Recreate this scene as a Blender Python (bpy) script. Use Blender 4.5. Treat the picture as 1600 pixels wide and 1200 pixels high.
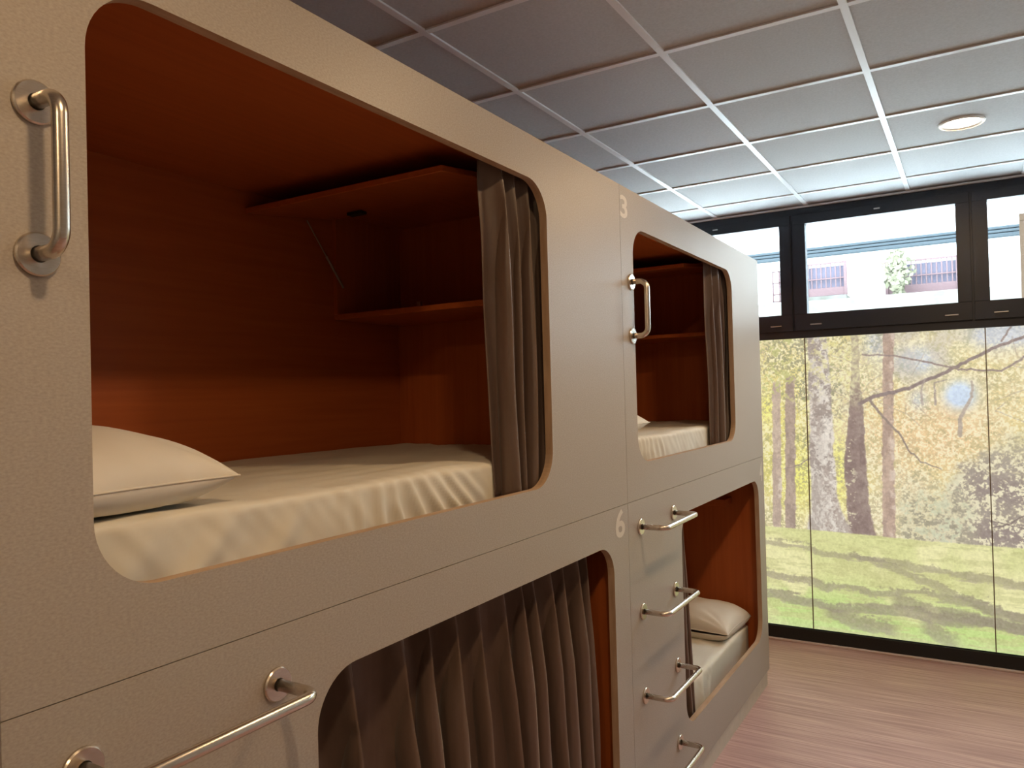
import bpy, bmesh, math, random
import numpy as np
from mathutils import Vector, Matrix, noise

for _o in list(bpy.data.objects):
    bpy.data.objects.remove(_o, do_unlink=True)
S = bpy.context.scene
COL = S.collection
H = 1.713                      # camera height above the floor; all z below are written relative to eye level

# ------------------------------------------------------------------ camera, world, exposure
yaw, pitch, roll, fpx = 0.5448, 0.0133, -0.0262, 1192.75
F = Vector((-math.sin(yaw)*math.cos(pitch), math.cos(yaw)*math.cos(pitch), math.sin(pitch)))
R0 = Vector((math.cos(yaw), math.sin(yaw), 0)); U0 = R0.cross(F)
R = math.cos(roll)*R0 + math.sin(roll)*U0
U = -math.sin(roll)*R0 + math.cos(roll)*U0
cd = bpy.data.cameras.new('camera'); cam = bpy.data.objects.new('camera', cd); COL.objects.link(cam)
cd.sensor_width = 36; cd.lens = fpx/1600*36; cd.clip_start = 0.02; cd.clip_end = 300
M = Matrix((R, U, -F)).transposed().to_4x4(); M.translation = Vector((1.0617, 0, H))
cam.matrix_world = M
S.camera = cam

S.view_settings.view_transform = 'Standard'; S.view_settings.look = 'None'
S.view_settings.gamma = 1; S.view_settings.use_curve_mapping = False
S.view_settings.exposure = 0.0
SKY = 8.0                     # horizon radiance; an overcast sky is about three times as bright overhead
w = bpy.data.worlds.new('sky'); S.world = w; w.use_nodes = True
bg = w.node_tree.nodes['Background']; bg.inputs[0].default_value = (0.74, 0.89, 1.0, 1)
_n, _l = w.node_tree.nodes, w.node_tree.links
_tc = _n.new('ShaderNodeTexCoord'); _sp = _n.new('ShaderNodeSeparateXYZ'); _l.new(_tc.outputs['Generated'], _sp.inputs[0])
_mx = _n.new('ShaderNodeMath'); _mx.operation = 'MAXIMUM'; _mx.inputs[1].default_value = 0; _l.new(_sp.outputs['Z'], _mx.inputs[0])
_ma = _n.new('ShaderNodeMath'); _ma.operation = 'MULTIPLY_ADD'; _ma.inputs[1].default_value = 2*SKY; _ma.inputs[2].default_value = SKY
_l.new(_mx.outputs[0], _ma.inputs[0]); _l.new(_ma.outputs[0], bg.inputs[1])
LAMP_W = 16.5; LAMP_C = (1.0, 0.685, 0.375)
FILM = 0.93                    # radiance of the backlit film
W = 5.388                      # window wall plane

def lin(r, g, b):
    f = lambda c: (c/255/12.92) if c/255 <= .04045 else ((c/255+.055)/1.055)**2.4
    return (f(r), f(g), f(b), 1)

# ------------------------------------------------------------------ materials
def mat(name, col, rough=.5, metal=0, spec=.5):
    m = bpy.data.materials.new(name); m.use_nodes = True
    b = m.node_tree.nodes['Principled BSDF']
    b.inputs['Base Color'].default_value = col if len(col) == 4 else (*col, 1)
    b.inputs['Roughness'].default_value = rough; b.inputs['Metallic'].default_value = metal
    b.inputs['Specular IOR Level'].default_value = spec
    return m, m.node_tree, b

def noisy(name, c1, c2, scale, stretch=(1, 1, 1), rough=.5, metal=0, spec=.5, detail=4, lo=.3, hi=.7, bump=0, rnd=False):
    m, t, b = mat(name, c1, rough, metal, spec)
    N, L = t.nodes, t.links
    tc = N.new('ShaderNodeTexCoord'); mp = N.new('ShaderNodeMapping'); mp.inputs['Scale'].default_value = stretch
    L.new(tc.outputs['Object'], mp.inputs['Vector'])
    if rnd:
        oi = N.new('ShaderNodeObjectInfo'); ml = N.new('ShaderNodeMath'); ml.operation = 'MULTIPLY'; ml.inputs[1].default_value = 37
        L.new(oi.outputs['Random'], ml.inputs[0]); L.new(ml.outputs[0], mp.inputs['Location'])
    n = N.new('ShaderNodeTexNoise'); n.inputs['Scale'].default_value = scale; n.inputs['Detail'].default_value = detail
    L.new(mp.outputs[0], n.inputs['Vector'])
    r = N.new('ShaderNodeValToRGB'); r.color_ramp.elements[0].position = lo; r.color_ramp.elements[1].position = hi
    r.color_ramp.elements[0].color = c1 if len(c1) == 4 else (*c1, 1); r.color_ramp.elements[1].color = c2 if len(c2) == 4 else (*c2, 1)
    L.new(n.outputs['Fac'], r.inputs[0]); L.new(r.outputs[0], b.inputs['Base Color'])
    if bump:
        bp = N.new('ShaderNodeBump'); bp.inputs['Strength'].default_value = bump; bp.inputs['Distance'].default_value = .002
        L.new(n.outputs['Fac'], bp.inputs['Height']); L.new(bp.outputs[0], b.inputs['Normal'])
    return m

MT = {}
MT['facade'] = noisy('greige_laminate', (.320, .281, .246), (.405, .360, .317), 1, (300, 170, 330), .42, spec=.35, detail=2.5, lo=.28, hi=.72)
MT['edge'] = noisy('plywood_edge', (.36, .235, .145), (.48, .33, .215), 1, (60, 8, 8), .5)
MT['wood_h'] = noisy('cherry_wood_level', (.375, .088, .018), (.44, .110, .024), 1, (60, 2.2, 55), .42, spec=.35, detail=6)
MT['wood_v'] = noisy('cherry_wood_upright', (.375, .088, .018), (.44, .110, .024), 1, (55, 60, 2.2), .42, spec=.35, detail=6)
MT['wood_c'] = noisy('cherry_wood_soffit', (.375, .088, .018), (.44, .110, .024), 1, (55, 2.2, 60), .42, spec=.35, detail=6)
MT['sheet'] = noisy('cream_cotton', (.66, .62, .53), (.70, .66, .57), 9, rough=.8, spec=.2)
MT['pillow'] = noisy('cream_pillowcase', (.68, .63, .55), (.72, .67, .59), 9, rough=.8, spec=.2)
MT['curtain'] = noisy('taupe_satin', (.125, .083, .064), (.150, .102, .080), 60, (1, 1, .1), .36, spec=.6)
_b = MT['curtain'].node_tree.nodes['Principled BSDF']; _b.inputs['Sheen Weight'].default_value = .35; _b.inputs['Sheen Roughness'].default_value = .35
MT['steel'] = noisy('brushed_steel', (.60, .54, .47), (.70, .63, .56), 1, (90, 90, 900), .27, metal=1)
MT['zinc'] = mat('zinc_grey', (.45, .43, .42), .35, 1)[0]
MT['black'] = mat('black_plastic', (.012, .011, .011), .5)[0]
MT['number'] = mat('frosted_vinyl', (.60, .55, .48), .5)[0]
MT['tile'] = noisy('mineral_tile', (.49, .50, .51), (.56, .57, .58), 110, rough=.75, spec=.35, rnd=True)
MT['rail'] = mat('white_rail', (.78, .79, .80), .32)[0]
MT['angle'] = mat('grey_angle', (.60, .61, .63), .5)[0]
MT['white'] = mat('white_paint', (.80, .78, .75), .5)[0]
MT['wall'] = noisy('wall_paint', (.42, .43, .44), (.46, .47, .48), 40, rough=.85)
MT['plenum'] = mat('plenum_grey', (.3, .3, .3), .9)[0]
MT['frame'] = mat('anthracite_frame', (.0095, .012, .019), .45, spec=.35)[0]
MT['frame2'] = mat('black_sill', (.004, .004, .005), .6)[0]
MT['skirt'] = mat('pale_skirting', (.50, .40, .36), .5)[0]
MT['seam'] = mat('dark_joint', (.16, .13, .09), .6)[0]
MT['plinth'] = noisy('grey_plinth', (.46, .42, .36), (.52, .47, .40), 1, (1, 20, 20), .45)

def floor_mat():
    m, t, b = mat('striped_floor', (.4, .25, .17), .40, spec=.4)
    N, L = t.nodes, t.links
    tc = N.new('ShaderNodeTexCoord')
    def nz(stretch, detail):
        mp = N.new('ShaderNodeMapping'); mp.inputs['Scale'].default_value = stretch; L.new(tc.outputs['Object'], mp.inputs['Vector'])
        n = N.new('ShaderNodeTexNoise'); n.inputs['Scale'].default_value = 1; n.inputs['Detail'].default_value = detail
        L.new(mp.outputs[0], n.inputs['Vector']); return n
    n1 = nz((2.2, 75, 1), 5); n2 = nz((.8, 12, 1), 3)
    r1 = N.new('ShaderNodeValToRGB'); e = r1.color_ramp.elements
    e[0].position = .32; e[0].color = (.35, .20, .195, 1); e[1].position = .66; e[1].color = (.575, .385, .355, 1)
    L.new(n1.outputs['Fac'], r1.inputs[0])
    mx = N.new('ShaderNodeMixRGB'); mx.blend_type = 'MULTIPLY'; mx.inputs[0].default_value = .35
    r2 = N.new('ShaderNodeValToRGB'); e = r2.color_ramp.elements
    e[0].position = .35; e[0].color = (.62, .55, .52, 1); e[1].position = .65; e[1].color = (1, 1, 1, 1)
    L.new(n2.outputs['Fac'], r2.inputs[0]); L.new(r1.outputs[0], mx.inputs[1]); L.new(r2.outputs[0], mx.inputs[2])
    L.new(mx.outputs[0], b.inputs['Base Color'])
    return m
MT['floor'] = floor_mat()

def glass_mat():
    m = bpy.data.materials.new('clear_glazing'); m.use_nodes = True; t = m.node_tree; N, L = t.nodes, t.links
    N.remove(N['Principled BSDF'])
    tr = N.new('ShaderNodeBsdfTransparent'); tr.inputs[0].default_value = (.94, .96, .96, 1)
    gl = N.new('ShaderNodeBsdfGlossy'); gl.inputs['Roughness'].default_value = .01
    fr = N.new('ShaderNodeFresnel'); ge = N.new('ShaderNodeNewGeometry'); io = N.new('ShaderNodeMath'); io.operation = 'MULTIPLY_ADD'
    io.inputs[1].default_value = 1/1.45-1.45; io.inputs[2].default_value = 1.45      # same reflectance from both faces of a thin pane
    L.new(ge.outputs['Backfacing'], io.inputs[0]); L.new(io.outputs[0], fr.inputs[0])
    mx = N.new('ShaderNodeMixShader'); L.new(fr.outputs[0], mx.inputs[0]); L.new(tr.outputs[0], mx.inputs[1]); L.new(gl.outputs[0], mx.inputs[2])
    L.new(mx.outputs[0], N['Material Output'].inputs[0]); return m
MT['glass'] = glass_mat()

def emit_mat(name, col, s):
    m = bpy.data.materials.new(name); m.use_nodes = True; t = m.node_tree; N, L = t.nodes, t.links
    N.remove(N['Principled BSDF']); e = N.new('ShaderNodeEmission'); e.inputs[0].default_value = (*col, 1); e.inputs[1].default_value = s
    L.new(e.outputs[0], N['Material Output'].inputs[0]); return m
MT['lamp'] = emit_mat('lit_diffuser', (1, .90, .76), 6)

def film_mat():
    m, t, b = mat('backlit_printed_film', (.3, .3, .3), .35, spec=.3)
    N, L = t.nodes, t.links
    a = N.new('ShaderNodeVertexColor'); a.layer_name = 'print'
    mu = N.new('ShaderNodeMixRGB'); mu.blend_type = 'MULTIPLY'; mu.inputs[0].default_value = 1; mu.inputs[2].default_value = (.18, .18, .18, 1)
    L.new(a.outputs[0], mu.inputs[1]); L.new(mu.outputs[0], b.inputs['Base Color'])
    L.new(a.outputs[0], b.inputs['Emission Color']); b.inputs['Emission Strength'].default_value = FILM
    return m
MT['film'] = film_mat()
# outside, all matte
MT['bounce_ground'] = noisy('pale_bounce_ground', (.74, .74, .72), (.80, .80, .78), 3, rough=1, spec=0)
MT['beam'] = mat('grey_blue_metal', (.058, .069, .077), 1, spec=0)[0]
MT['render_wall'] = mat('white_render', (.80, .80, .78), 1, spec=0)[0]
MT['railing'] = mat('red_brown_railing', (.150, .098, .100), 1, spec=0)[0]
MT['mauve'] = mat('mauve_infill', (.155, .142, .180), 1, spec=0)[0]
MT['parapet'] = noisy('lichen_parapet', (.115, .110, .090), (.20, .19, .175), 3, rough=1, spec=0)
MT['leaf'] = noisy('yellow_green_leaf', (.135, .130, .085), (.185, .175, .125), 6, rough=1, spec=0)
MT['post'] = mat('tan_post', (.070, .046, .031), 1, spec=0)[0]

# ------------------------------------------------------------------ object helpers
ORG = {}
def link(o, parent=None):
    COL.objects.link(o)
    if parent is not None: o.parent = parent
    return o
def root(name, label, cat, loc, group=None):
    o = bpy.data.objects.new(name, None); link(o); o.empty_display_size = .1
    o.location = (loc[0], loc[1], loc[2]+H); ORG[o] = Vector(o.location)
    o['label'] = label; o['category'] = cat
    if group: o['group'] = group
    return o
def top_of(o):
    while o.parent is not None: o = o.parent
    return o
def obj(name, bm, m, parent=None, loc=None, smooth=False):
    """bm holds eye-relative world coordinates; m is a material or a list of them"""
    if parent is not None: org = ORG[top_of(parent)]
    else: org = Vector((loc[0], loc[1], loc[2]+H)) if loc is not None else Vector((0, 0, 0))
    bmesh.ops.translate(bm, vec=Vector((0, 0, H))-org, verts=bm.verts)
    me = bpy.data.meshes.new(name); bm.to_mesh(me); bm.free()
    for k in (m if isinstance(m, (list, tuple)) else [m]): me.materials.append(k)
    if smooth:
        me.polygons.foreach_set('use_smooth', [True]*len(me.polygons))
    o = bpy.data.objects.new(name, me); link(o, parent)
    if parent is None: o.location = org; ORG[o] = org
    return o
def tag(o, label, cat, group=None):
    o['label'] = label; o['category'] = cat
    if group: o['group'] = group
    return o
def struct(o): o['kind'] = 'structure'; return o
def box(bm, a, b, bev=0, mi=0):
    vs = [bm.verts.new((x, y, z)) for x in (a[0], b[0]) for y in (a[1], b[1]) for z in (a[2], b[2])]
    fs = [bm.faces.new([vs[i] for i in f]) for f in ((0, 1, 3, 2), (4, 6, 7, 5), (0, 4, 5, 1), (2, 3, 7, 6), (0, 2, 6, 4), (1, 5, 7, 3))]
    for f in fs: f.material_index = mi
    if bev:
        ed = list({e for f in fs for e in f.edges})
        r = bmesh.ops.bevel(bm, geom=ed, offset=bev, segments=1, affect='EDGES')
        for f in r['faces']: f.material_index = mi
    return vs
def bx(name, a, b, m, parent=None, bev=0, loc=None):
    bm = bmesh.new(); box(bm, a, b, bev); return obj(name, bm, m, parent, loc)
def tube(bm, pts, r, n=14, cap=True):
    pts = [Vector(p) for p in pts]; rings = []
    up = None
    for i, p in enumerate(pts):
        d = (pts[min(i+1, len(pts)-1)]-pts[max(i-1, 0)]).normalized()
        if up is None:
            up = Vector((0, 0, 1)) if abs(d.z) < .9 else Vector((0, 1, 0))
        up = (up-d*up.dot(d)).normalized(); sd = d.cross(up)
        rings.append([bm.verts.new(p+r*(math.cos(2*math.pi*k/n)*up+math.sin(2*math.pi*k/n)*sd)) for k in range(n)])
    for a, b in zip(rings, rings[1:]):
        for k in range(n): bm.faces.new((a[k], a[(k+1) % n], b[(k+1) % n], b[k]))
    if cap:
        bm.faces.new(list(reversed(rings[0]))); bm.faces.new(rings[-1])
    bmesh.ops.recalc_face_normals(bm, faces=bm.faces)
def lathe(bm, prof, n=40, axis='z', c=(0, 0, 0), closed=False):
    """prof: (radius, height) list; axis z or x"""
    rings = []
    for r, h in prof:
        ring = []
        for k in range(n):
            a = 2*math.pi*k/n
            if axis == 'z': p = (c[0]+r*math.cos(a), c[1]+r*math.sin(a), c[2]+h)
            else: p = (c[0]+h, c[1]+r*math.cos(a), c[2]+r*math.sin(a))
            ring.append(bm.verts.new(p))
        rings.append(ring)
    pr = list(zip(rings, rings[1:]))
    if closed: pr.append((rings[-1], rings[0]))
    for a, b in pr:
        for k in range(n): bm.faces.new((a[k], a[(k+1) % n], b[(k+1) % n], b[k]))
    if not closed:
        bm.faces.new(rings[0]); bm.faces.new(rings[-1])
    bmesh.ops.recalc_face_normals(bm, faces=bm.faces)
def smooth_by_angle(o, deg=40):
    me = o.data
    me.polygons.foreach_set('use_smooth', [True]*len(me.polygons))
    b = bmesh.new(); b.from_mesh(me)
    for e in b.edges:
        if len(e.link_faces) == 2 and e.calc_face_angle(0) > math.radians(deg): e.smooth = False
    b.to_mesh(me); b.free(); return o
def arc_path(pts, rad, n=8):
    """polyline with its inner corners rounded"""
    pts = [Vector(p) for p in pts]; out = [pts[0]]
    for a, b, c in zip(pts, pts[1:], pts[2:]):
        u = (a-b).normalized(); v = (c-b).normalized()
        p0, p1 = b+u*rad, b+v*rad
        ctr = b+(u+v)*rad
        for k in range(n+1):
            t = math.pi/2*k/n
            out.append(ctr-v*rad*math.cos(t)-u*rad*math.sin(t))
    out.append(pts[-1]); return out
def nz(x, y=0, z=0): return noise.noise(Vector((x, y, z)))

# ------------------------------------------------------------------ room shell
X0, X1, Y0, Y1 = -1.06, 3.123, -2.0, W
bm = bmesh.new(); box(bm, (X0-.1, Y0-.1, -1.813), (X1+.1, 5.44, -1.713)); struct(obj('floor', bm, MT['floor'], loc=(0, 0, -1.713)))
bm = bmesh.new(); box(bm, (X0-.1, Y0-.1, -1.713), (X0, 5.44, 1.5)); struct(obj('wall_left', bm, MT['wall'], loc=(X0, 2, -1.713)))
bm = bmesh.new(); box(bm, (X1, Y0-.1, -1.713), (X1+.1, 5.44, 1.5)); struct(obj('wall_right', bm, MT['wall'], loc=(X1, 2, -1.713)))
bm = bmesh.new(); box(bm, (X0, Y0-.1, -1.713), (X1, Y0, 1.5)); struct(obj('wall_back', bm, MT['wall'], loc=(1, Y0, -1.713)))
bm = bmesh.new(); box(bm, (X0, 5.36, 1.202), (X1, 5.44, 1.5)); struct(obj('wall_window', bm, MT['wall'], loc=(1, 5.4, 1.202)))
bm = bmesh.new(); box(bm, (X0, Y0, 1.42), (X1, 5.36, 1.5)); ceil = struct(obj('ceiling', bm, MT['plenum'], loc=(1, 2, 1.42)))
GX = [-.458+.6*i for i in range(-1, 6)]; GY = [2.008+.6*i for i in range(-6, 6)]
ZC = 1.199
xs = [X0]+[x for x in GX if X0 < x < X1]+[X1]; ys = [Y0]+[y for y in GY if Y0 < y < Y1]+[5.36]
tile_me = None
for i in range(len(xs)-1):
    for j in range(len(ys)-1):
        a, b = xs[i], xs[i+1]; c, d = ys[j], ys[j+1]
        full = abs(b-a-.6) < 1e-3 and abs(d-c-.6) < 1e-3
        if full and tile_me:
            o = bpy.data.objects.new('ceiling_tile', tile_me); link(o, ceil)
        else:
            bm = bmesh.new(); box(bm, (-(b-a)/2+.004, -(d-c)/2+.004, 0), ((b-a)/2-.004, (d-c)/2-.004, .016))
            me = bpy.data.meshes.new('ceiling_tile'); bm.to_mesh(me); bm.free(); me.materials.append(MT['tile'])
            o = bpy.data.objects.new('ceiling_tile', me); link(o, ceil)
            if full: tile_me = me
        o.location = Vector(((a+b)/2, (c+d)/2, ZC+.007+H))-ORG[ceil]
def tee(bm, p, q, axis):
    hw = .0125
    if axis == 'y':
        box(bm, (p-hw, q[0], ZC), (p+hw, q[1], ZC+.0065)); box(bm, (p-.003, q[0], ZC+.0065), (p+.003, q[1], ZC+.045))
    else:
        box(bm, (q[0], p-hw, ZC+.0004), (q[1], p+hw, ZC+.0065)); box(bm, (q[0], p-.003, ZC+.0065), (q[1], p+.003, ZC+.045))
for x in xs[1:-1]:
    bm = bmesh.new(); tee(bm, x, (Y0, 5.36), 'y'); obj('main_rail', bm, MT['rail'], ceil)
for y in ys[1:-1]:
    for a, b in zip(xs, xs[1:]):
        bm = bmesh.new(); tee(bm, y, (a+.0127, b-.0127), 'x'); obj('cross_rail', bm, MT['rail'], ceil)
bm = bmesh.new(); box(bm, (X0, 5.325, 1.187), (X1, 5.358, 1.199)); struct(obj('trim_1', bm, MT['angle'], loc=(1, 5.34, 1.187)))
bm = bmesh.new(); box(bm, (X0, 5.352, -1.713), (X1, 5.385, -1.699), .003); struct(obj('baseboard_window', bm, MT['skirt'], loc=(1, 5.37, -1.713)))
bm = bmesh.new(); box(bm, (X0, 5.37, -1.699), (X1, 5.43, -1.619), .002); struct(obj('trim_2', bm, MT['frame2'], loc=(1, 5.4, -1.699)))

# ------------------------------------------------------------------ transom windows
for k in range(-1, 3):
    xa = .042+1.027*k; xb = xa+1.027
    bm = bmesh.new()
    box(bm, (xa, 5.345, 1.12), (xb, 5.42, 1.1995)); box(bm, (xa, 5.345, .323), (xb, 5.42, .42))
    box(bm, (xa, 5.345, .42), (xa+.035, 5.42, 1.12)); box(bm, (xb-.035, 5.345, .42), (xb, 5.42, 1.12))
    wn = struct(obj('window_%d' % (k+2), bm, MT['frame'], loc=(xa, 5.38, .323)))
    bm = bmesh.new(); pa, pb, pc, pd = xa+.086, xb-.079, .482, 1.080
    s0, s1, s2, s3 = xa+.006, xb-.006, .372, 1.143
    for a, b in (((s0, s2), (s1, pc)), ((s0, pd), (s1, s3)), ((s0, pc), (pa, pd)), ((pb, pc), (s1, pd))):
        box(bm, (a[0], 5.330, a[1]), (b[0], 5.3449, b[1]), .0015)
        box(bm, (max(a[0], xa+.036), 5.3451, max(a[1], .421)), (min(b[0], xb-.036), 5.40, min(b[1], 1.119)))
    sa = obj('sash', bm, MT['frame'], wn)
    bx('glass_pane', (pa-.01, 5.372, pc-.01), (pb+.01, 5.378, pd+.01), MT['glass'], wn)
    bm = bmesh.new(); xm = xa+.523
    box(bm, (xm-.018, 5.318, 1.112), (xm+.018, 5.3299, 1.140), .002); box(bm, (xm-.018, 5.308, 1.108), (xm+.018, 5.3179, 1.116), .002, 1)
    obj('latch', bm, [MT['frame'], MT['zinc']], wn)
    for xd in (xa+.139, xb-.114):
        bx('drain_cap', (xd-.036, 5.323, .405), (xd+.036, 5.3299, .413), MT['zinc'], wn, .002)

# ------------------------------------------------------------------ printed forest panels
def vnoise(rng, h, w_, cells_h, cells_w):
    g = rng.random((cells_h+2, cells_w+2))
    y = np.linspace(0, cells_h, h, endpoint=False); x = np.linspace(0, cells_w, w_, endpoint=False)
    yi = y.astype(int); xi = x.astype(int); fy = (y-yi); fx = (x-xi)
    fy = fy*fy*(3-2*fy); fx = fx*fx*(3-2*fx)
    A = g[yi][:, xi]; B = g[yi][:, xi+1]; C = g[yi+1][:, xi]; D = g[yi+1][:, xi+1]
    fx = fx[None, :]; fy = fy[:, None]
    return (A*(1-fx)+B*fx)*(1-fy)+(C*(1-fx)+D*fx)*fy
def fbm(rng, h, w_, ch, cw, octv=4, gain=.55):
    o = 0; a = 1; t = 0
    for _ in range(octv):
        o = o+a*vnoise(rng, h, w_, ch, cw); t += a; a *= gain; ch *= 2; cw *= 2
    return o/t
def paint():
    """the print of the forest, laid out in metres on the wall plane"""
    c = .005; rng = np.random.default_rng(5)
    x0, x1, z0, z1 = -.93, 3.12, -1.6125, .325
    nx, nzv = int(round((x1-x0)/c)), int(round((z1-z0)/c))
    Xg, Zg = np.meshgrid(x0+(np.arange(nx)+.5)*c, z0+(np.arange(nzv)+.5)*c)
    hh, ww = Xg.shape
    def C(*rgb): return np.array(rgb, float)/255
    def mixi(img, col, a): return img*(1-a[..., None])+np.asarray(col)*a[..., None]
    def ss(a, b, v): t = np.clip((v-a)/(b-a), 0, 1); return t*t*(3-2*t)
    def blob(cx, cz, rx, rz): return np.exp(-(((Xg-cx)/rx)**2+((Zg-cz)/rz)**2))
    n1 = fbm(rng, hh, ww, 6, 13); n2 = fbm(rng, hh, ww, 14, 28, 5, .75); n3 = fbm(rng, hh, ww, 70, 140, 3, .8); n4 = fbm(rng, hh, ww, 28, 58, 4, .8); n5 = fbm(rng, hh, ww, 9, 20)
    img = np.empty((hh, ww, 3)); img[:] = C(228, 214, 172)
    img = mixi(img, C(238, 222, 150), ss(.35, .7, n1)*.8)
    img = mixi(img, C(240, 205, 155), np.clip(blob(.80, -.30, .40, .28)*1.0, 0, .8))
    img = mixi(img, C(232, 224, 120), np.clip(blob(.0, -.62, .30, .24)+blob(-.05, -.2, .2, .35)*.6+blob(1.6, -.6, .3, .3)+blob(2.4, -.5, .4, .4), 0, .85))
    img = mixi(img, C(205, 214, 228), np.clip(blob(.75, .14, .16, .10)*1.1+blob(1.22, .28, .2, .08)*1.3+blob(.52, .27, .06, .09)+blob(.76, -.10, .06, .07)*.8+blob(1.9, .2, .25, .12), 0, .9))
    img = mixi(img, C(206, 226, 250), np.clip(blob(.985, -.075, .085, .085)*1.5, 0, .97))
    skym = np.clip(blob(.985, -.085, .10, .10)*1.3+blob(.75, .14, .15, .09)*.6+blob(1.22, .28, .16, .06)*.9, 0, 1)
    # leaf speckle, olive and grey: dense at the left and top, open around the sky
    n6 = fbm(rng, hh, ww, 95, 195, 2, .8); n7 = fbm(rng, hh, ww, 150, 310, 2, .9)
    cl = ss(.40, .60, n2*.5+n4*.5)
    lefttop = np.clip(blob(-.05, .15, .40, .33)+.7*blob(.35, .12, .3, .28)+.5*blob(.1, -.3, .3, .3), 0, 1)
    fine = n3*.35+n7*.65
    img = mixi(img, C(176, 176, 126), (1-cl)*ss(.56, .42, fine)*(.35+.5*lefttop)*(1-.85*skym))
    img = mixi(img, C(152, 150, 128), ss(.46, .36, n5*.45+fine*.55)*.6*(.3+.7*lefttop)*(1-.9*skym))
    img = mixi(img, C(206, 208, 120), cl*ss(.45, .58, fine)*.55*lefttop)
    img = mixi(img, C(244, 240, 206), ss(.52, .58, n7*.7+n4*.3)*.65*(1-skym))
    img = mixi(img, C(240, 240, 122), np.clip(blob(.03, -.62, .10, .2)+blob(.29, -.55, .04, .25)+blob(-.16, -.15, .05, .1), 0, 1)*ss(.40, .55, fine)*.8)
    img = mixi(img, C(196, 188, 178), ss(.50, .40, n5)*.55*np.clip(blob(.62, .12, .25, .22)+blob(.86, .25, .2, .12)+blob(.45, -.05, .12, .2), 0, 1)*ss(.42, .52, fine+.06))
    # shrubs at the right, brown grey with pale tufts
    edge_z = -.36+.10*np.sin(Xg*5.1+.6)-.50*ss(1.02, .72, Xg)
    m = ss(.02, -.12, Zg-edge_z-.30*(n2-.5)-.10*(n3-.5))*ss(.66, .84, Xg+.15*(n4-.5))
    tuft = n4*.45+n3*.30+n7*.25
    low = np.clip(blob(1.25, -.66, .26, .10)+blob(1.02, -.90, .24, .09)+blob(1.34, -.90, .18, .07)+.4*blob(1.05, -.60, .12, .15), 0, 1)
    img = mixi(img, C(202, 193, 164), m*.8)
    img = mixi(img, C(164, 154, 142), m*ss(.50, .42, tuft-.07*low)*.8)
    img = mixi(img, C(146, 131, 126), m*low*ss(.58, .46, tuft)*.8)
    img = mixi(img, C(232, 225, 192), m*ss(.49, .55, tuft-.03*low)*.9)
    img = mixi(img, C(214, 206, 150), m*ss(.5, .6, n5)*ss(-.5, -.3, Zg)*.5)
    # low undergrowth before the lawn
    m = ss(-.50, -.80, Zg+.25*(n2-.5))*ss(.60, .68, Xg)*(1-ss(.95, 1.1, Xg))
    img = mixi(img, C(206, 200, 164), m*.6); img = mixi(img, C(158, 152, 132), m*ss(.50, .40, tuft)*.75); img = mixi(img, C(196, 206, 178), m*ss(.55, .62, n4)*.5)
    m = ss(-.74, -.90, Zg+.15*(n2-.5))*ss(.1, -.02, Xg)
    img = mixi(img, C(176, 174, 130), m*.6*ss(.60, .40, fine))
    # trunks
    def trunk(prof, col, dark, light, a=1., lightside=1):
        nonlocal img
        zs = [p[2] for p in prof][::-1]
        xl = np.interp(Zg, zs, [p[0] for p in prof][::-1]); xr = np.interp(Zg, zs, [p[1] for p in prof][::-1])
        wob = .012*(n4-.5)*2
        t = (Xg-xl-wob)/(xr-xl)
        ins = ss(-.05, .05, t)*ss(1.05, .95, t)*ss(zs[0]-.012, zs[0], Zg)*ss(zs[-1]+.03, zs[-1], Zg)*a
        img = mixi(img, C(*col), ins)
        bark = ss(.54, .42, fbm(rng, hh, ww, 22, 110, 4, .7))
        img = mixi(img, C(*dark), ins*bark*.75)
        img = mixi(img, C(*light), ins*ss(.5, .62, n4)*ss(.3, .75, t if lightside > 0 else 1-t)*.8)
        return ins
    trunk([(-.116, -.063, .02), (-.143, -.084, -.95)], (198, 178, 160), (176, 156, 140), (226, 214, 196), .95)
    trunk([(-.03, .032, .05), (-.062, .007, -.957)], (174, 154, 140), (154, 136, 124), (196, 180, 164), .95)
    trunk([(.573, .635, .33), (.553, .614, -.324), (.532, .609, -.97)], (190, 164, 146), (168, 144, 130), (222, 205, 188), .95)
    for q in range(3):
        xx = 1.62+.47*q; trunk([(xx, xx+.07, .33), (xx-.02, xx+.07, -.985)], (180, 156, 140), (160, 138, 126), (214, 198, 180), .9)
    i1 = trunk([(.385, .425, .33), (.376, .428, .05), (.360, .440, -.126), (.319, .449, -.51), (.329, .455, -.76), (.325, .495, -.97)], (146, 126, 118), (132, 112, 106), (158, 140, 130), 1.)
    img = mixi(img, C(216, 208, 176), i1*ss(.60, .68, n3)*ss(.41, .36, Xg)*.9)
    i2 = trunk([(.118, .232, .33), (.115, .252, -.006), (.107, .257, -.453), (.108, .270, -.70), (.095, .300, -.85), (.075, .362, -.972)], (212, 205, 194), (170, 158, 148), (236, 230, 218), 1.)
    pt = n4*.40+n7*.25+n5*.35
    img = mixi(img, C(160, 147, 138), i2*ss(.48, .42, pt)*.85)
    img = mixi(img, C(236, 228, 216), i2*ss(.53, .58, pt)*ss(-.45, -.2, Zg+.3*(n5-.5))*.7)
    img = mixi(img, C(166, 150, 140), i2*np.clip(blob(.15, -.25, .03, .12)+blob(.20, -.62, .035, .16)*.9, 0, 1)*ss(.6, .4, n3)*.9)
    img = mixi(img, C(178, 160, 148), i2*ss(-.55, -.9, Zg)*ss(.56, .44, pt)*.75)
    # leaves across the upper trunks
    lm = ss(.54, .63, n4*.6+n3*.4)*ss(-.15, .05, Zg+.3*(n1-.5))
    img = mixi(img, C(218, 212, 140), lm*.55*(1-skym)*ss(.55, .3, Xg))
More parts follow.
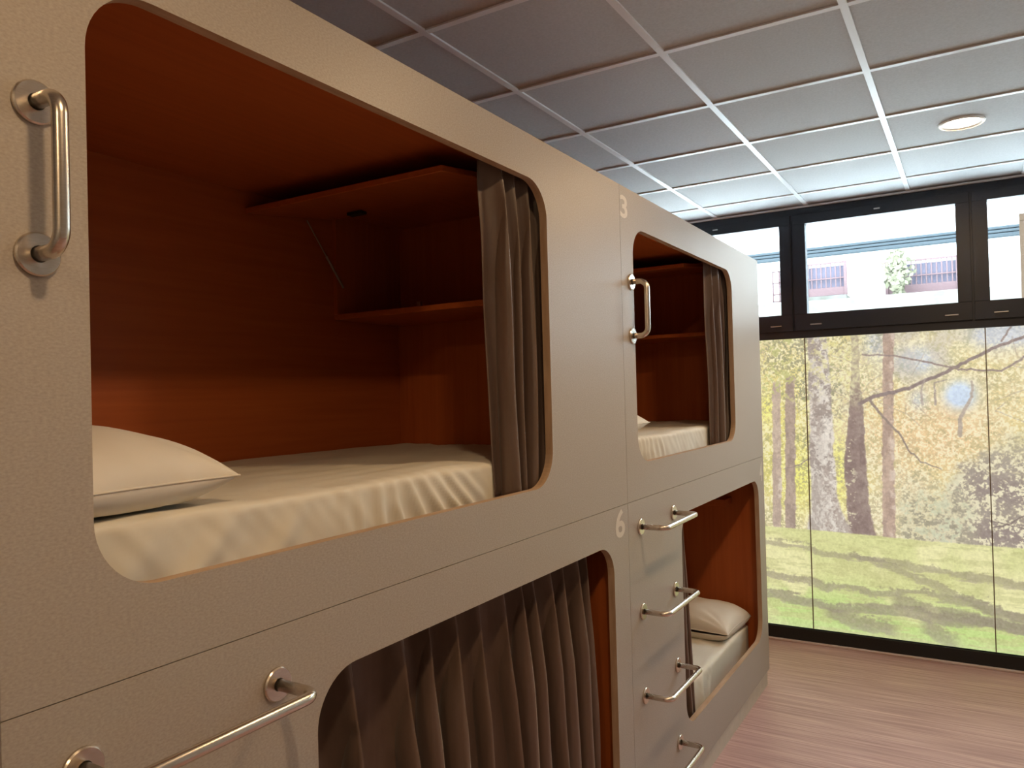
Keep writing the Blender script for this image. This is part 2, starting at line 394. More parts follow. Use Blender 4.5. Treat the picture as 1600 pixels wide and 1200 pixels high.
    img = mixi(img, C(206, 200, 160), i1*ss(-.2, .0, Zg)*ss(.35, .6, n3*.5+n6*.5)*.95)
    img = mixi(img, C(222, 214, 168), i1*ss(-.1, .05, Zg)*.45)
    lm = ss(.53, .62, n4*.5+n3*.5)*ss(-.15, -.0, Zg)*ss(.08, .0, Xg)
    img = mixi(img, C(186, 188, 120), lm*.8)
    # branches
    def branch(pts, w0, w1, col=(148, 130, 124), a=.95):
        nonlocal img
        P = np.array(pts, float); Q = [P[0]]
        for p, q in zip(P, P[1:]):
            k = max(2, int(np.hypot(*(q-p))/.02)); Q += [p+(q-p)*t for t in np.linspace(0, 1, k+1)[1:]]
        Q = np.array(Q); rr = np.random.default_rng(int(abs(P.sum())*1000))
        Q[1:-1] += rr.normal(0, .0025, Q[1:-1].shape)
        n = len(Q)-1
        for i in range(n):
            p, q = Q[i], Q[i+1]; wd = (w0+(w1-w0)*i/n)/2
            bxm = (Xg[0] > min(p[0], q[0])-.03) & (Xg[0] < max(p[0], q[0])+.03); bzm = (Zg[:, 0] > min(p[1], q[1])-.03) & (Zg[:, 0] < max(p[1], q[1])+.03)
            ix = np.ix_(bzm, bxm)
            if not bxm.any() or not bzm.any(): continue
            xx, zz = Xg[ix], Zg[ix]; d = q-p; L2 = max((d**2).sum(), 1e-9)
            t = np.clip(((xx-p[0])*d[0]+(zz-p[1])*d[1])/L2, 0, 1)
            dist = np.hypot(xx-p[0]-t*d[0], zz-p[1]-t*d[1])
            al = np.clip((wd+.003-dist)/.005, 0, 1)*a
            img[ix] = img[ix]*(1-al[..., None])+C(*col)*al[..., None]
    branch([(1.6, .33), (1.336, .265), (1.173, .206), (1.022, .121), (.92, .067), (.815, .023), (.707, -.028), (.598, -.055), (.486, -.084), (.423, -.12)], .013, .022, (140, 124, 120))
    branch([(.474, -.09), (.571, -.226), (.655, -.323), (.696, -.419), (.768, -.49), (.871, -.529)], .015, .004, (146, 130, 120))
    branch([(.449, .196), (.627, .181), (.797, .137), (.981, .082), (1.197, .062), (1.313, .137), (1.42, .17)], .008, .010)
    branch([(1.253, .32), (1.203, .239)], .007, .010); branch([(-.056, -.555), (.038, -.527), (.113, -.48)], .004, .007)
    branch([(.979, -.321), (.985, -.205), (1.046, -.089), (1.049, .004)], .024, .010, (178, 164, 150), .8)
    branch([(.784, -.131), (.776, -.036), (.80, .03)], .012, .006, (172, 158, 148), .8); branch([(.852, -.132), (.851, -.002), (.918, .02)], .012, .004, (164, 150, 142), .8)
    branch([(1.131, -.871), (1.219, -.842), (1.286, -.793)], .008, .006, (126, 112, 106)); branch([(1.12, -.83), (1.2, -.85), (1.33, -.88)], .005, .004, (126, 112, 106))
    for q in range(26):
        a0 = rng.random()*2-.6; b0 = rng.random()*.45-.15
        if .88 < a0 < 1.12: continue
        branch([(a0, b0), (a0+.06*rng.normal(), b0-.05), (a0+.11*rng.normal(), b0-.13)], .005, .003, (170, 156, 140), .5)
    # lawn with bands of shade cast across it in the print
    hz = np.interp(Xg, [-1, -.188, .111, .346, .785, 1.281, 3.2], [-.925, -.950, -.956, -.962, -.978, -.984, -1.0])+.006*(n3-.5)
    lawn = np.empty_like(img); lawn[:] = C(216, 219, 150)
    lawn = mixi(lawn, C(194, 222, 132), ss(-1.25, -1.55, Zg+.25*(n1-.5))*.9)
    lawn = mixi(lawn, C(240, 236, 178), ss(.42, .60, n1)*.75)
    streak = fbm(rng, hh, ww, 60, 22, 4, .6)
    lawn = mixi(lawn, C(196, 196, 132), ss(.52, .42, streak)*.5)
    def band(pts, wd, a, col=(146, 136, 116)):
        nonlocal lawn
        zc = np.interp(Xg, [p[0] for p in pts], [p[1] for p in pts])
        fade = ss(pts[0][0]-.06, pts[0][0]+.02, Xg)*ss(pts[-1][0]+.08, pts[-1][0]-.02, Xg)
        d = np.abs(Zg-zc+.07*(streak-.5)+.05*(n2-.5)+.02*(n7-.5))/(wd*(.7+.6*n5))
        lawn = mixi(lawn, C(*col), np.clip(ss(1.25, .65, d)*a*fade*(.75+.5*(n3-.3)), 0, 1))
    far = lambda p, z: p+[(3.2, z)]
    band([(-1, -1.0), (-.182, -1.045), (.094, -1.081), (.342, -1.115), (.651, -1.13), (.94, -1.173), (1.274, -1.209), (3.2, -1.3)], .026, .62)
    band([(.35, -1.10), (.589, -1.165), (.835, -1.256), (1.013, -1.327), (1.153, -1.373), (3.2, -1.5)], .026, .6)
    band([(-1, -1.22), (-.189, -1.279), (.141, -1.303), (.474, -1.335), (.764, -1.30), (1.1, -1.35), (1.269, -1.39), (3.2, -1.5)], .026, .7)
    band([(-1, -1.36), (-.193, -1.403), (.069, -1.438), (.267, -1.457), (.642, -1.43), (.931, -1.455), (1.108, -1.443), (3.2, -1.5)], .036, .8)
    band([(.60, -1.37), (.8, -1.40), (1.0, -1.43), (1.3, -1.45), (3.2, -1.5)], .04, .75)
    band([(.20, -1.49), (.30, -1.52), (.45, -1.55), (.56, -1.56)], .04, .75)
    band([(.76, -1.50), (.83, -1.545), (.90, -1.59)], .05, .7)
    lawn = mixi(lawn, C(226, 232, 200), ss(-1.52, -1.64, Zg)*.25)
    g = ss(.004, -.004, Zg-hz)
    img = img*(1-g[..., None])+lawn*g[..., None]
    img = np.clip(img*.88+.12*C(216, 212, 208)+.10*(n7-.5)[..., None]+.05*(n3-.5)[..., None], 0, 1)
    img = np.where(img <= .04045, img/12.92, ((img+.055)/1.055)**2.4)
    return x0, z0, c, img
px0, pz0, pc, IMG = paint()
def film(xa, xb, name, label):
    i0, i1 = int(round((xa-px0)/pc)), min(int(round((xb-px0)/pc)), IMG.shape[1])
    sub = IMG[:, i0:i1]; nv, nu = sub.shape[:2]
    gx = np.linspace(xa+.0025, xb-.0025, nu+1); gz = np.linspace(pz0, pz0+nv*pc, nv+1)
    VX, VZ = np.meshgrid(gx, gz)
    V = np.stack([VX-(xa+xb)/2, np.zeros_like(VX), VZ-pz0], -1).reshape(-1, 3)
    ii = (np.arange(nv)[:, None]*(nu+1)+np.arange(nu)[None, :]).reshape(-1)
    Fc = np.stack([ii, ii+1, ii+nu+2, ii+nu+1], -1)
    nb = len(V)
    xl, xr, zl, zr = V[:, 0].min(), V[:, 0].max(), V[:, 2].min(), V[:, 2].max()
    back = np.array([(xl, .0, zl), (xr, .0, zl), (xr, .0, zr), (xl, .0, zr), (xl, .006, zl), (xr, .006, zl), (xr, .006, zr), (xl, .006, zr)])
    bf = np.array([(5, 4, 7, 6), (0, 4, 5, 1), (1, 5, 6, 2), (2, 6, 7, 3), (3, 7, 4, 0)])+nb
    V = np.vstack([V, back]); Fc = np.vstack([Fc, bf])
    me = bpy.data.meshes.new(name)
    me.vertices.add(len(V)); me.vertices.foreach_set('co', V.ravel())
    me.loops.add(Fc.size); me.loops.foreach_set('vertex_index', Fc.ravel().astype(np.int32))
    me.polygons.add(len(Fc)); me.polygons.foreach_set('loop_start', np.arange(0, Fc.size, 4, dtype=np.int32))
    me.update(calc_edges=True)
    at = me.color_attributes.new('print', 'FLOAT_COLOR', 'CORNER')
    cols = np.ones((len(Fc), 4, 4)); cols[:nv*nu, :, :3] = sub.reshape(-1, 1, 3); cols[nv*nu:, :, :3] = .02
    at.data.foreach_set('color', cols.ravel())
    me.materials.append(MT['film'])
    o = bpy.data.objects.new(name, me); link(o); o.location = ((xa+xb)/2, W-.006, pz0+H)
    return tag(o, label, 'mural panel', 'backlit forest print panels under the transom windows')
for ti_, xs_ in enumerate((.098, 1.124, 2.150)):
    bm = bmesh.new(); box(bm, (xs_-.003, 5.372, -1.612), (xs_+.003, 5.3815, .323)); struct(obj('trim_%d' % (ti_+3), bm, MT['seam'], loc=(xs_, 5.38, -1.612)))
film(-.928, .098, 'mural_panel', 'backlit forest print strip just beside the bunk end, two thin trunks over yellow leaves')
film(.098, 1.124, 'mural_panel', 'wide backlit forest print panel with pale mottled trunk, dark trunk and patch of sky')
film(1.124, 2.150, 'mural_panel', 'backlit forest print panel past the second dark seam, mostly grey-brown shrubs')
film(2.150, 3.120, 'mural_panel', 'backlit forest print panel farthest from the bunks, beside the side wall')

# ------------------------------------------------------------------ ceiling downlights
def downlight(x, y, label):
    t = root('ceiling_light', label, 'ceiling light', (x, y, ZC+.006), 'round recessed ceiling downlights')
    bm = bmesh.new(); lathe(bm, [(.076, .002), (.090, -.004), (.096, .000), (.096, .0068), (.076, .0068)], 48, 'z', (x, y, ZC), True)
    smooth_by_angle(obj('trim_ring', bm, MT['white'], t))
    bm = bmesh.new(); lathe(bm, [(.0755, .0035), (.0755, .0066)], 48, 'z', (x, y, ZC)); obj('diffuser', bm, MT['lamp'], t)
    ld = bpy.data.lights.new('downlight_glow', 'AREA'); ld.shape = 'DISK'; ld.size = .15; ld.energy = LAMP_W; ld.color = LAMP_C
    lo = bpy.data.objects.new('downlight_glow', ld); link(lo, t); lo.location = (0, 0, -.008)
downlight(1.045, 4.108, 'round recessed downlight glowing in the tile row close to the windows')
downlight(1.045, 2.308, 'round recessed downlight above the aisle, level with the seam between the bunks')
downlight(1.045, .508, 'round recessed downlight above the aisle, level with the near grab handle')
downlight(1.045, -1.292, 'round recessed downlight above the aisle, behind the viewer by the back wall')

# ------------------------------------------------------------------ bunk beds
def panel_with_opening(y0, y1, z0, z1, a0, a1, b0, b1, r, t=.024, n=12):
    bm = bmesh.new()
    outer = [(y0, z0), (y1, z0), (y1, z1), (y0, z1)]
    inner = []
    for cy, cz, s in ((a0+r, b0+r, 180), (a1-r, b0+r, 270), (a1-r, b1-r, 0), (a0+r, b1-r, 90)):
        for k in range(n+1):
            an = math.radians(s+90*k/n); inner.append((cy+r*math.cos(an), cz+r*math.sin(an)))
    es = []
    for lp in (outer, inner):
        vs = [bm.verts.new((0, p[0], p[1])) for p in lp]
        es += [bm.edges.new((vs[i], vs[(i+1) % len(vs)])) for i in range(len(vs))]
    bmesh.ops.triangle_fill(bm, use_beauty=True, edges=es)
    fs = list(bm.faces)
    for f in fs: f.normal_update()
    if fs[0].normal.x < 0: bmesh.ops.reverse_faces(bm, faces=fs)
    ex = bmesh.ops.extrude_face_region(bm, geom=fs)
    bmesh.ops.translate(bm, vec=(-t, 0, 0), verts=[g for g in ex['geom'] if isinstance(g, bmesh.types.BMVert)])
    # after the extrusion the moved faces are the back: keep closed, fix the normals
    bmesh.ops.recalc_face_normals(bm, faces=bm.faces)
    for f in bm.faces:
        cy, cz = f.calc_center_median()[1:]
        if abs(f.normal.x) < .5 and y0+.001 < cy < y1-.001 and z0+.001 < cz < z1-.001: f.material_index = 1
    return bm
def digit(ch, y0, y1, z0, z1, parent, label):
    cu = bpy.data.curves.new('number', 'FONT'); cu.body = ch; cu.size = 1; cu.offset = .022; cu.resolution_u = 6
    to = bpy.data.objects.new('number_outline', cu); COL.objects.link(to)
    bpy.context.view_layer.update()
    me = bpy.data.meshes.new_from_object(to.evaluated_get(bpy.context.evaluated_depsgraph_get()))
    bpy.data.objects.remove(to, do_unlink=True)
    bm = bmesh.new(); bm.from_mesh(me); bpy.data.meshes.remove(me)
    x = [v.co.x for v in bm.verts]; y = [v.co.y for v in bm.verts]
    for v in bm.verts:
        u = (v.co.x-min(x))/(max(x)-min(x)); q = (v.co.y-min(y))/(max(y)-min(y))
        v.co = Vector((.0006, y0+(y1-y0)*u, z0+(z1-z0)*q))
    o = obj('number', bm, MT['number'], parent); o['label'] = label
def rounded_box(ax, bx_, ay, by, az, bz, nx, ny, nzz, r, disp):
    """closed box of quads with rounded edges; disp(p, n) moves each vertex"""
    V = {}; bm = bmesh.new()
    def vert(i, j, k):
        if (i, j, k) in V: return V[i, j, k]
        p = Vector((ax+(bx_-ax)*i/nx, ay+(by-ay)*j/ny, az+(bz-az)*k/nzz))
        q = Vector((min(max(p.x, ax+r), bx_-r), min(max(p.y, ay+r), by-r), min(max(p.z, az+r), bz-r)))
        d = p-q; d = d.normalized() if d.length > 1e-9 else Vector((0, 0, 1))
        p = q+d*r
        v = bm.verts.new(p+disp(p, d)); V[i, j, k] = v; return v
    for i in range(nx):
        for j in range(ny):
            bm.faces.new((vert(i, j, nzz), vert(i+1, j, nzz), vert(i+1, j+1, nzz), vert(i, j+1, nzz)))
            bm.faces.new((vert(i, j, 0), vert(i, j+1, 0), vert(i+1, j+1, 0), vert(i+1, j, 0)))
    for i in range(nx):
        for k in range(nzz):
            bm.faces.new((vert(i, 0, k), vert(i+1, 0, k), vert(i+1, 0, k+1), vert(i, 0, k+1)))
            bm.faces.new((vert(i, ny, k), vert(i, ny, k+1), vert(i+1, ny, k+1), vert(i+1, ny, k)))
    for j in range(ny):
        for k in range(nzz):
            bm.faces.new((vert(0, j, k), vert(0, j, k+1), vert(0, j+1, k+1), vert(0, j+1, k)))
            bm.faces.new((vert(nx, j, k), vert(nx, j+1, k), vert(nx, j+1, k+1), vert(nx, j, k+1)))
    return bm
XF, XB = -.10, -.972
def mattress(yo, zt, label, folds, seed, sags=()):
    ya, yb, zb = yo+.055, yo+1.972, zt-.156
    def disp(p, n):
        d = Vector((0, 0, 0))
        if n.x > .3 and p.z > zb+.01:
            far = min(1, max(0, (yo+1.30-p.y)/.12))
            k = min(1, max(0, (zt-p.z)/.11)); a = 0
            for y0, sl, wd, am in folds:
                c = y0+yo+sl*(zt-p.z); e = (p.y-c)/wd
                a += am*math.exp(-e*e)*(.25+.75*k)
            a = 2.1*a+.005*nz(p.y*7+seed, p.z*6)*k+.0022*nz(p.y*30+p.z*25+seed, p.z*9)
            d.x += min(1.35*a, .03)*far*n.x
        if n.z > .3:
            a = .007*nz(p.x*6+seed, p.y*2.2, 1.3)+.0045*nz(p.x*26, p.y*6+seed, 4)
            fr = math.exp(-((p.x-XF)/.05)**2)
            for y0, sl, wd, am in folds: a += .25*am*fr*math.exp(-((p.y-y0-yo)/wd)**2)
            for y0, x0, ang, wd, ln, am in sags:
                u = (p.y-y0-yo)*math.cos(ang)+(p.x-x0)*math.sin(ang); v = -(p.y-y0-yo)*math.sin(ang)+(p.x-x0)*math.cos(ang)
                a += am*math.exp(-(v/wd)**2-(u/ln)**2)
            d.z += a*n.z
        return d
    bm = rounded_box(XB, XF, ya, yb, zb, zt, 44, 230, 20, .016, disp)
    o = obj('mattress', bm, MT['sheet'], loc=(-.53, (ya+yb)/2, zb), smooth=True)
    return tag(o, label, 'mattress', 'mattresses in fitted sheets')
def pillow(cx, cy, z0, a, b, h, rot, label, seed, seam=.045, flat=.004, tilt=0, full=.52):
    n, m = 60, 44; bm = bmesh.new()
    c, s = math.cos(rot), math.sin(rot)
    def P(u, v, top):
        fu = u*(1-.045*(1-v*v)*abs(u)**3); fv = v*(1-.055*(1-u*u)*abs(v)**3)
        k = max(0, (1-abs(u)**2.6)*(1-abs(v)**2.3))**full
        x, y = a*fu, b*fv
        wr = nz(u*2.1+seed, v*1.7, 2)*.018+nz(u*5+seed, v*4.5, 7)*.006
        cr = 0
        for su in (-1, 1):
            for sv in (-1, 1):
                du, dv = u-su, v-sv; rr = math.hypot(du, dv); an = math.atan2(dv, du)
                cr += .007*math.sin(an*13+seed+su*2+sv)*math.exp(-(rr/.55)**2)*min(1, rr*3)
        if top: z = seam+(h-seam)*k*(1+wr*4)+cr*k**.5
        else: z = max(flat, seam-(seam-flat)*min(1, k*1.9)+.3*cr*(1-k))
        X, Y = c*x-s*y, s*x+c*y
        return Vector((cx+X, cy+Y, z0+z+tilt*Y))
    T = {}; B = {}
    for i in range(n+1):
        for j in range(m+1):
            u, v = math.sin(math.pi/2*(-1+2*i/n)), math.sin(math.pi/2*(-1+2*j/m))
            e = i in (0, n) or j in (0, m)
            T[i, j] = bm.verts.new(P(u, v, True)); B[i, j] = T[i, j] if e else bm.verts.new(P(u, v, False))
    for i in range(n):
        for j in range(m):
            bm.faces.new((T[i, j], T[i+1, j], T[i+1, j+1], T[i, j+1]))
            q = (B[i, j], B[i, j+1], B[i+1, j+1], B[i+1, j])
            if len({id(v) for v in q}) == 4 and q[0] is not T[i, j] or not all(k in T.values() for k in ()):
                try: bm.faces.new(q)
                except ValueError: pass
    o = obj('pillow', bm, MT['pillow'], loc=(cx, cy, z0), smooth=True)
    # piped seam running round the rim
    bm = bmesh.new(); ring = []
    for i in range(n): ring.append(P(math.sin(math.pi/2*(-1+2*i/n)), -1, True))
    for j in range(m): ring.append(P(1, math.sin(math.pi/2*(-1+2*j/m)), True))
    for i in range(n): ring.append(P(math.sin(math.pi/2*(1-2*i/n)), 1, True))
    for j in range(m): ring.append(P(-1, math.sin(math.pi/2*(1-2*j/m)), True))
    tube(bm, ring+[ring[0]], .0022, 6, False); obj('seam', bm, MT['pillow'], o, smooth=True)
    return tag(o, label, 'pillow', 'cream pillows')
def curtain(ytop, ybot, zt, zb, nf, at, ab, label, seed, xc=-.07, belly=0, lean=0, per=22, xmin=-.5, first=0):
    """hanging cloth: uneven folds that rise slowly and turn back fast, gathered at the heading"""
    rnd = random.Random(seed); n = nf*per; rows = 54
    wd = [rnd.uniform(.45, 1.55) for _ in range(nf)]
    if first: wd[0] = first
    tot = sum(wd); cum = [0]
    for q in wd: cum.append(cum[-1]+q/tot)
    am = [min(1.25, .55+.5*q)*rnd.uniform(.8, 1.1) for q in wd]; ln = [rnd.uniform(-.3, 1)*lean for _ in range(nf+1)]
    kk = [rnd.uniform(-1, 1) for _ in range(nf+1)]; bm = bmesh.new(); V = {}
    for r in range(rows+1):
        t = r/rows; e = t**.8; gat = math.exp(-(t/.06)**2)
        for i in range(n+1):
            j = min(i//per, nf-1); f = i/per-j
            s = cum[j]+(cum[j+1]-cum[j])*f
            jl = j+f; a0 = ln[min(int(jl), nf)]; a1 = ln[min(int(jl)+1, nf)]; f2 = f*f*(3-2*f)
            lean_ = a0*(1-f2)+a1*f2
            ya = ytop[0]+(ytop[1]-ytop[0])*s; yb = ybot[0]+(ybot[1]-ybot[0])*s
            edge = min(1, s*7)*min(1, (1-s)*7)
            y = ya+(yb-ya)*e+belly*math.sin(math.pi*t)*s+lean_*t*edge
            ph = 2*math.pi*f; sk = ph-.75*math.sin(ph)*(.5+.5*min(1, t*3))
            wv = -math.cos(sk)
            A0 = am[j]; A1 = am[(j+1) % nf if f > .5 else j-1]; A = A0 if .25 < f < .75 else A0+(A1-A0)*(abs(f-.5)-.25)*2
            amp = (at+(ab-at)*min(1, t*2.5))*A
            x = xc+amp*wv*(1-.45*gat)+.007*gat*math.sin(ph*3+kk[j]*3)
            x += .010*nz(s*nf*1.1+seed, t*2.2)*min(1, t*4)+.006*math.sin(ph*2+kk[j]*4+t*3)*min(1, t*3)*(.5+.5*kk[j])
            y += .55*amp*math.sin(sk)*min(1, t*3)
            z = zt+(zb-zt)*t; k = min(1, max(0, (-1.27-z)/.07)) if zb < -1 else 0      # clears the mattress edge
            V[r, i] = bm.verts.new((max(xmin*(1-k)-.064*k, min(x, -.029)), y, z))
    for r in range(rows):
        for i in range(n):
            bm.faces.new((V[r, i], V[r+1, i], V[r+1, i+1], V[r, i+1]))
    bmesh.ops.smooth_vert(bm, verts=bm.verts, factor=.5, use_axis_x=True, use_axis_y=True, use_axis_z=False)
    o = obj('curtain', bm, MT['curtain'], loc=(xc, (ytop[0]+ytop[1])/2, zb), smooth=True)
    md = o.modifiers.new('cloth_thickness', 'SOLIDIFY'); md.thickness = .0018; md.offset = 0
    return tag(o, label, 'curtain', 'taupe bunk curtains')
FL = None
def flange(y, z, parent, axis='x'):
    bm = bmesh.new(); lathe(bm, [(.0295, .0006), (.0295, .005), (.0275, .0075), (.0115, .0075), (.0115, .0006)], 32, 'x', (0, y, z), True)
    smooth_by_angle(obj('flange', bm, MT['steel'], parent), 30)
def bar(name, p, q, out, parent, rb=.03):
    bm = bmesh.new()
    tube(bm, arc_path([(.001, p[0], p[1]), (out, p[0], p[1]), (out, q[0], q[1]), (.001, q[0], q[1])], rb, 8), .0102, 16)
    o = obj(name, bm, MT['steel'], parent, smooth=True)
    flange(p[0], p[1], o); flange(q[0], q[1], o); return o
def gas_strut(p, q, parent):
    p, q = Vector(p), Vector(q); bm = bmesh.new(); m = p+(q-p)*.52
    tube(bm, [p, m], .0022, 8); tube(bm, [m, q], .0045, 10)
    o = obj('gas_strut', bm, MT['zinc'], parent)
    return o

def bunk(yo, yend, upper, op, label, hand=None):
    """one enclosed sleeping bunk; yo is where its module starts"""
    z0, z1 = (-.3962, .738) if upper else (-1.623, -.3978)
    t = root('bunk_bed', label, 'bunk bed', (-.5, (yo+yend)/2, z0 if upper else -1.713), 'laminate fronted bunk beds')
    ya, yb = yo+.001, yend-.001
    fp = obj('front_panel', panel_with_opening(ya, yb, z0, z1, *op, .105), [MT['facade'], MT['edge']], t)
    zc = .692 if upper else -.428
    bx('back_panel', (-1.0, ya, z0), (-.98, yb, z1), MT['wood_h'], t)
    bx('head_panel', (-.979, ya, z0), (-.025, ya+.024, z1), MT['wood_v'], t)
    ye = yo+1.98
    bx('foot_panel', (-.979, ye, z0), (-.025, yb, z1), MT['wood_v'], t)
    bx('top_panel', (-.979, ya+.025, zc), (-.025, ye-.001, z1-.001), MT['wood_c'], t)
    zb = (-.187-.156) if upper else (-1.365-.156)
    bx('bed_base', (-.979, ya+.025, zb-.022), (-.025, ye-.001, zb-.0005), MT['wood_c'], t)
    bx('curtain_track', (-.075, ya+.03, zc-.014), (-.05, ye-.01, zc-.0005), MT['zinc'], t)
    if upper:
        yf = yo+1.61
        bx('shelf', (-.979, yf, .294), (-.165, ye-.001, .314), MT['wood_c'], t, .0015)
        bx('cabinet_side', (-.979, yf, .3145), (-.961, ye-.001, .6915), MT['wood_v'], t)
        bx('cabinet_side', (-.183, yf, .3145), (-.165, ye-.001, .6915), MT['wood_v'], t)
        bm = bmesh.new(); L_ = .403; box(bm, (-.973, -L_, -.009), (-.172, -.002, .009), .002)
        bmesh.ops.rotate(bm, cent=(0, 0, 0), matrix=Matrix.Rotation(math.atan2(.05, .40), 3, 'X'), verts=bm.verts)
        bmesh.ops.translate(bm, vec=(0, yf-.003, .676), verts=bm.verts)
        fl = obj('flap_door', bm, MT['wood_c'], t)
        gas_strut((-.945, yo+1.452, .634), (-.950, yo+1.632, .415), fl)
        bm = bmesh.new(); box(bm, (-.80, yo+1.50, .640), (-.735, yo+1.53, .650)); 
        obj('catch', bm, MT['black'], fl)
        bx('catch_plate', (-.59, yf+.004, .3145), (-.575, yf+.016, .330), MT['zinc'], t)
    else:
        bx('shelf', (-.979, yo+1.85, -.675), (-.178, ye-.001, -.637), MT['wood_c'], t, .0015)
        bx('plinth', (-.97, ya, -1.713), (-.010, yb-.012, -1.6235), MT['plinth'], t)
        for i in range(4):
            zr = (-.497, -.806, -1.112, -1.422)[i]
            bar('ladder_rung', (hand[0], zr), (hand[1], zr), .099, t, .026)
    if upper: bar('grab_handle', (hand[0], hand[1]), (hand[0], hand[2]), .062, t, .028)
    return t, fp
NA, FA, FE = .487, 2.5205, 4.540
nu, f1 = bunk(NA, FA, True, (.611, 1.973, -.270, .612), 'upper bunk holding a pillow and open flap cupboard, long handle beside its opening', (.541, .405, .202))
nl, f2 = bunk(NA, FA, False, (1.024, 2.389, -1.412, -.518), 'lower bunk marked 6 with its dark curtain drawn across', (.588, .929))
fu, f3 = bunk(FA, FE, True, (2.633, 3.970, -.267, .604), 'upper bunk marked 3 above the ladder rungs', (2.604, .397, .200))
fl_, f4 = bunk(FA, FE, False, (3.083, 4.408, -1.408, -.518), 'lower bunk closest to the windows, pillow and open end visible beside the rungs', (2.632, 2.985))
digit('3', 2.526, 2.591, .622, .704, fu, 'pale vinyl number 3')
digit('6', 2.408, 2.488, -.505, -.408, nl, 'pale vinyl number 6')
digit('4', 4.446, 4.502, -.535, -.424, fl_, 'pale vinyl number 4')

foldsA = [(.30, -.9, .040, .004), (.46, -1.0, .035, .004), (.62, -.8, .03, .004), (.72, .1, .018, .003), (.765, .05, .014, .004), (.83, .12, .016, .006), (.875, .30, .014, .006), (.93, .55, .016, .006),
          (.985, .75, .016, .007), (1.03, 1.0, .018, .006), (1.085, 1.05, .018, .007), (1.14, 1.25, .022, .006), (1.20, 1.45, .026, .006), (1.27, 1.5, .03, .004)]
sagsA = [(.62, -.16, .35, .012, .10, .010), (.70, -.26, .1, .010, .12, .008), (.58, -.22, .6, .012, .09, -.006), (.85, -.22, -.05, .010, .22, .005), (1.0, -.30, .05, .010, .25, .005), (1.1, -.20, .0, .012, .3, .004), (.78, -.40, .05, .014, .3, .005)]
mattress(NA, -.187, 'mattress in a cream fitted sheet behind the large upper opening', foldsA, 3, sagsA)
mattress(NA, -1.365, 'mattress in a cream fitted sheet hidden behind the drawn curtain', (), 8)
foldsB = [(.33, .1, .014, .005), (.37, .05, .012, .006), (.42, .05, .012, .006), (.46, .1, .012, .004), (.50, .2, .014, .004), (.56, .3, .014, .003), (.61, .4, .014, .003)]
mattress(FA, -.187, 'mattress in a cream fitted sheet inside the upper bunk marked 3', foldsB, 13)
foldsC = [(.86, -.5, .035, .007), (.97, -.7, .03, -.006), (1.07, -.3, .03, .008), (1.25, -.6, .03, .004), (1.40, -.5, .02, .004), (1.50, .3, .02, .005), (1.62, -.4, .025, .008), (1.70, -.4, .02, .008), (1.78, -.3, .02, .006)]
mattress(FA, -1.365, 'mattress in a cream fitted sheet behind the ladder rungs', foldsC, 21)
pillow(-.42, .738, -.183, .325, .186, .150, math.radians(5), 'plump cream pillow at the head of the large upper bunk', 2.3, .046, full=.47)
pillow(-.41, FA+.300, -.185, .31, .225, .145, math.radians(5), 'cream pillow corner showing inside the upper bunk marked 3', 7.7, .05)
pillow(-.41, 4.268, -1.363, .325, .200, .163, math.radians(-3), 'cream pillow at the end of the lower bunk beside the windows', 4.9, .055, full=.36)
pillow(-.50, 2.225, -1.360, .29, .21, .16, math.radians(2), 'cream pillow behind the drawn dark curtain', 9.1, .06)

curtain((1.735, 2.13), (1.80, 2.06), .675, -.285, 5, .022, .026, 'taupe curtain bunched at the side of the large upper opening', 5, xc=-.064, lean=.05, belly=.03, xmin=-.098, first=1.5)
curtain((.90, 2.325), (.92, 2.39), -.446, -1.44, 13, .028, .054, 'taupe curtain drawn across the lower opening in many folds', 23, xc=-.090, lean=.12, xmin=-.17)
curtain((3.745, 4.09), (3.80, 4.04), .675, -.285, 5, .020, .026, 'taupe curtain bunched inside the upper opening marked 3', 8, xc=-.064, lean=.06, belly=.05, xmin=-.098)
curtain((3.06, 3.235), (3.05, 3.34), -.446, -1.44, 4, .020, .026, 'narrow taupe curtain gathered behind the ladder rungs', 17, xc=-.064, lean=.03, xmin=-.098)

# ------------------------------------------------------------------ outside the windows
bm = bmesh.new(); box(bm, (-60, 5.46, -1.95), (60, 120, .15)); struct(obj('ground_outside', bm, MT['bounce_ground'], loc=(0, 20, .15)))  # unseen ground, raised and kept pale to bounce daylight onto the ceiling
t = root('canopy_beam', 'ribbed grey-blue metal beam crossing outside above the windows', 'beam', (1.5, 8, 1.27))
for i in range(3):
    bx('rib', (-7, 7.965, 1.279+.031*i), (12, 7.999, 1.304+.031*i), MT['beam'], t, .006)
bx('web', (-7, 8.0, 1.275), (12, 8.05, 1.373), MT['beam'], t)
for x in (-6.9, 11.8): bx('post', (x-.06, 7.97, 0.1505), (x+.06, 8.05, 1.277), MT['beam'], t)
t = root('door_surround', 'tan timber post and lintel standing outside the last window', 'post frame', (1.9, 7.8, 0.1505))
bx('post', (1.425, 7.78, 0.1505), (1.46, 7.82, 1.42), MT['post'], t); bx('post', (2.4, 7.78, 0.1505), (2.435, 7.82, 1.42), MT['post'], t)
bx('lintel', (1.425, 7.775, 1.3605), (2.435, 7.825, 1.42), MT['post'], t)
t = root('apartment_building', 'white rendered building with barred balconies seen through the transom windows', 'building', (0, 23, 0.1505))
bx('wall', (-9, 22.6, 0.1505), (14, 26, 9), MT['render_wall'], t)
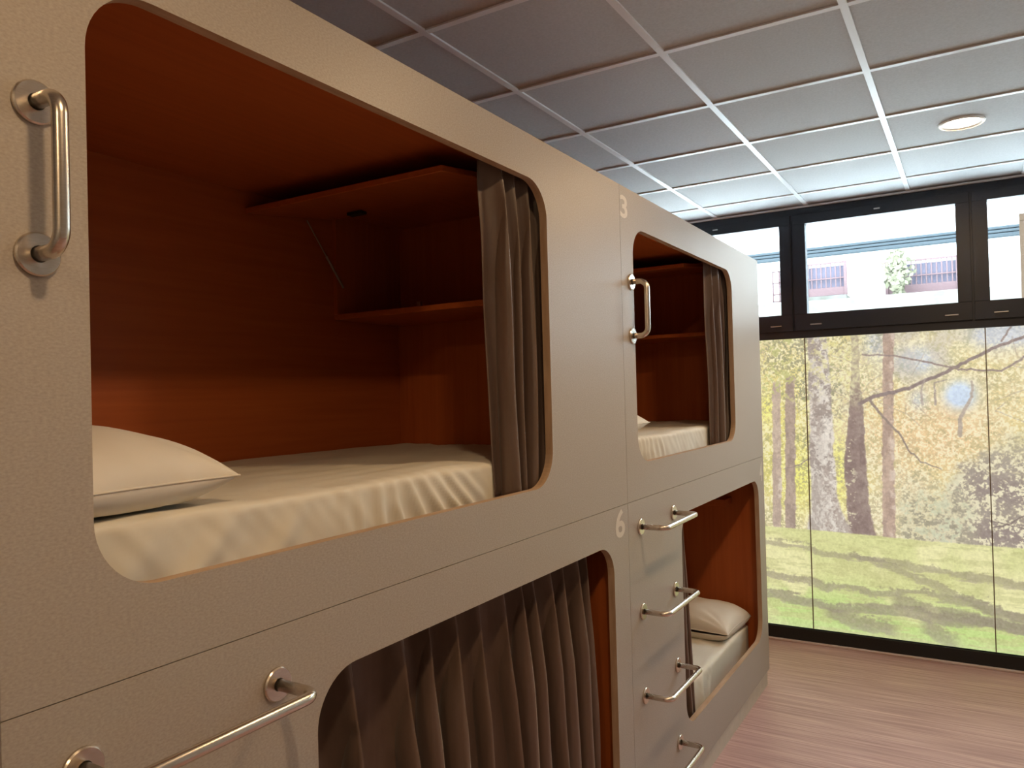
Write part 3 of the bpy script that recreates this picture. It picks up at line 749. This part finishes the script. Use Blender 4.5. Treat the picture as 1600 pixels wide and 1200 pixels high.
def balcony(xa, xb, za, zb, infill):
    o = bx('balcony', (xa, 21.6, za-.14), (xb, 22.59, za), MT['parapet'], t)
    bm = bmesh.new(); box(bm, (xa, 21.62, zb-.04), (xb, 21.68, zb)); box(bm, (xa, 21.62, za+.01), (xb, 21.68, za+.22)); box(bm, (xa, 21.62, (za+zb)/2), (xb, 21.66, (za+zb)/2+.03))
    k = int((xb-xa)/.11)
    for i in range(k+1): 
        x = xa+(xb-xa-.03)*i/k; box(bm, (x, 21.63, za+.22), (x+.028, 21.66, zb-.04))
    box(bm, (xa-.02, 21.6, za), (xa+.05, 21.7, zb)); box(bm, (xb-.05, 21.6, za), (xb+.02, 21.7, zb))
    obj('railing', bm, MT['railing'], o)['kind'] = 'stuff'
    if infill: bx('infill', (xa+.05, 21.71, za+.2), (xb-.05, 21.73, zb-.1), MT['mauve'], o)
balcony(-2.72, -1.74, 2.38, 3.27, True); balcony(-.80, .80, 2.27, 3.12, True)
bm = bmesh.new()
for x in (-3.80, -3.62, -3.45): box(bm, (x, 22.5, 2.42), (x+.03, 22.56, 3.30))
for z in (2.42, 2.62, 2.95, 3.27): box(bm, (-3.80, 22.5, z), (-3.42, 22.56, z+.03))
obj('window_grille', bm, MT['railing'], t)['kind'] = 'stuff'
bm = bmesh.new(); box(bm, (-3.95, 22.3, 2.30), (-3.2, 22.59, 2.36)); obj('window_ledge', bm, MT['parapet'], t)
tag(bx('garden_wall', (-9, 20.6, 0.1505), (14, 20.9, 2.18), MT['parapet'], None, .02, loc=(2, 20.7, 0.1505)), 'low lichen-stained parapet wall below the barred balconies', 'wall')
t = root('climbing_plant', 'yellow-green climbing plant on a stake before the balconies', 'plant', (-.5, 21.2, 0.1505))
rnd = random.Random(4); bm = bmesh.new()
for i in range(460):
    z = rnd.uniform(2.0, 3.35); wd = .16+.10*math.sin(z*5)
    c = Vector((-.50+rnd.gauss(0, wd*.6), 21.2+rnd.uniform(-.15, .15), z)); a = rnd.uniform(0, 6.28); q = rnd.uniform(.05, .10)
    u = Vector((math.cos(a), rnd.uniform(-.4, .4), math.sin(a)))*q; v = Vector((-math.sin(a), rnd.uniform(-.4, .4), math.cos(a)))*q*.6
    bm.faces.new([bm.verts.new(c+u), bm.verts.new(c+v), bm.verts.new(c-u), bm.verts.new(c-v)])
obj('leaves', bm, MT['leaf'], t)['kind'] = 'stuff'
bx('stake', (-.53, 21.15, 0.1505), (-.47, 21.21, 3.2), MT['post'], t)
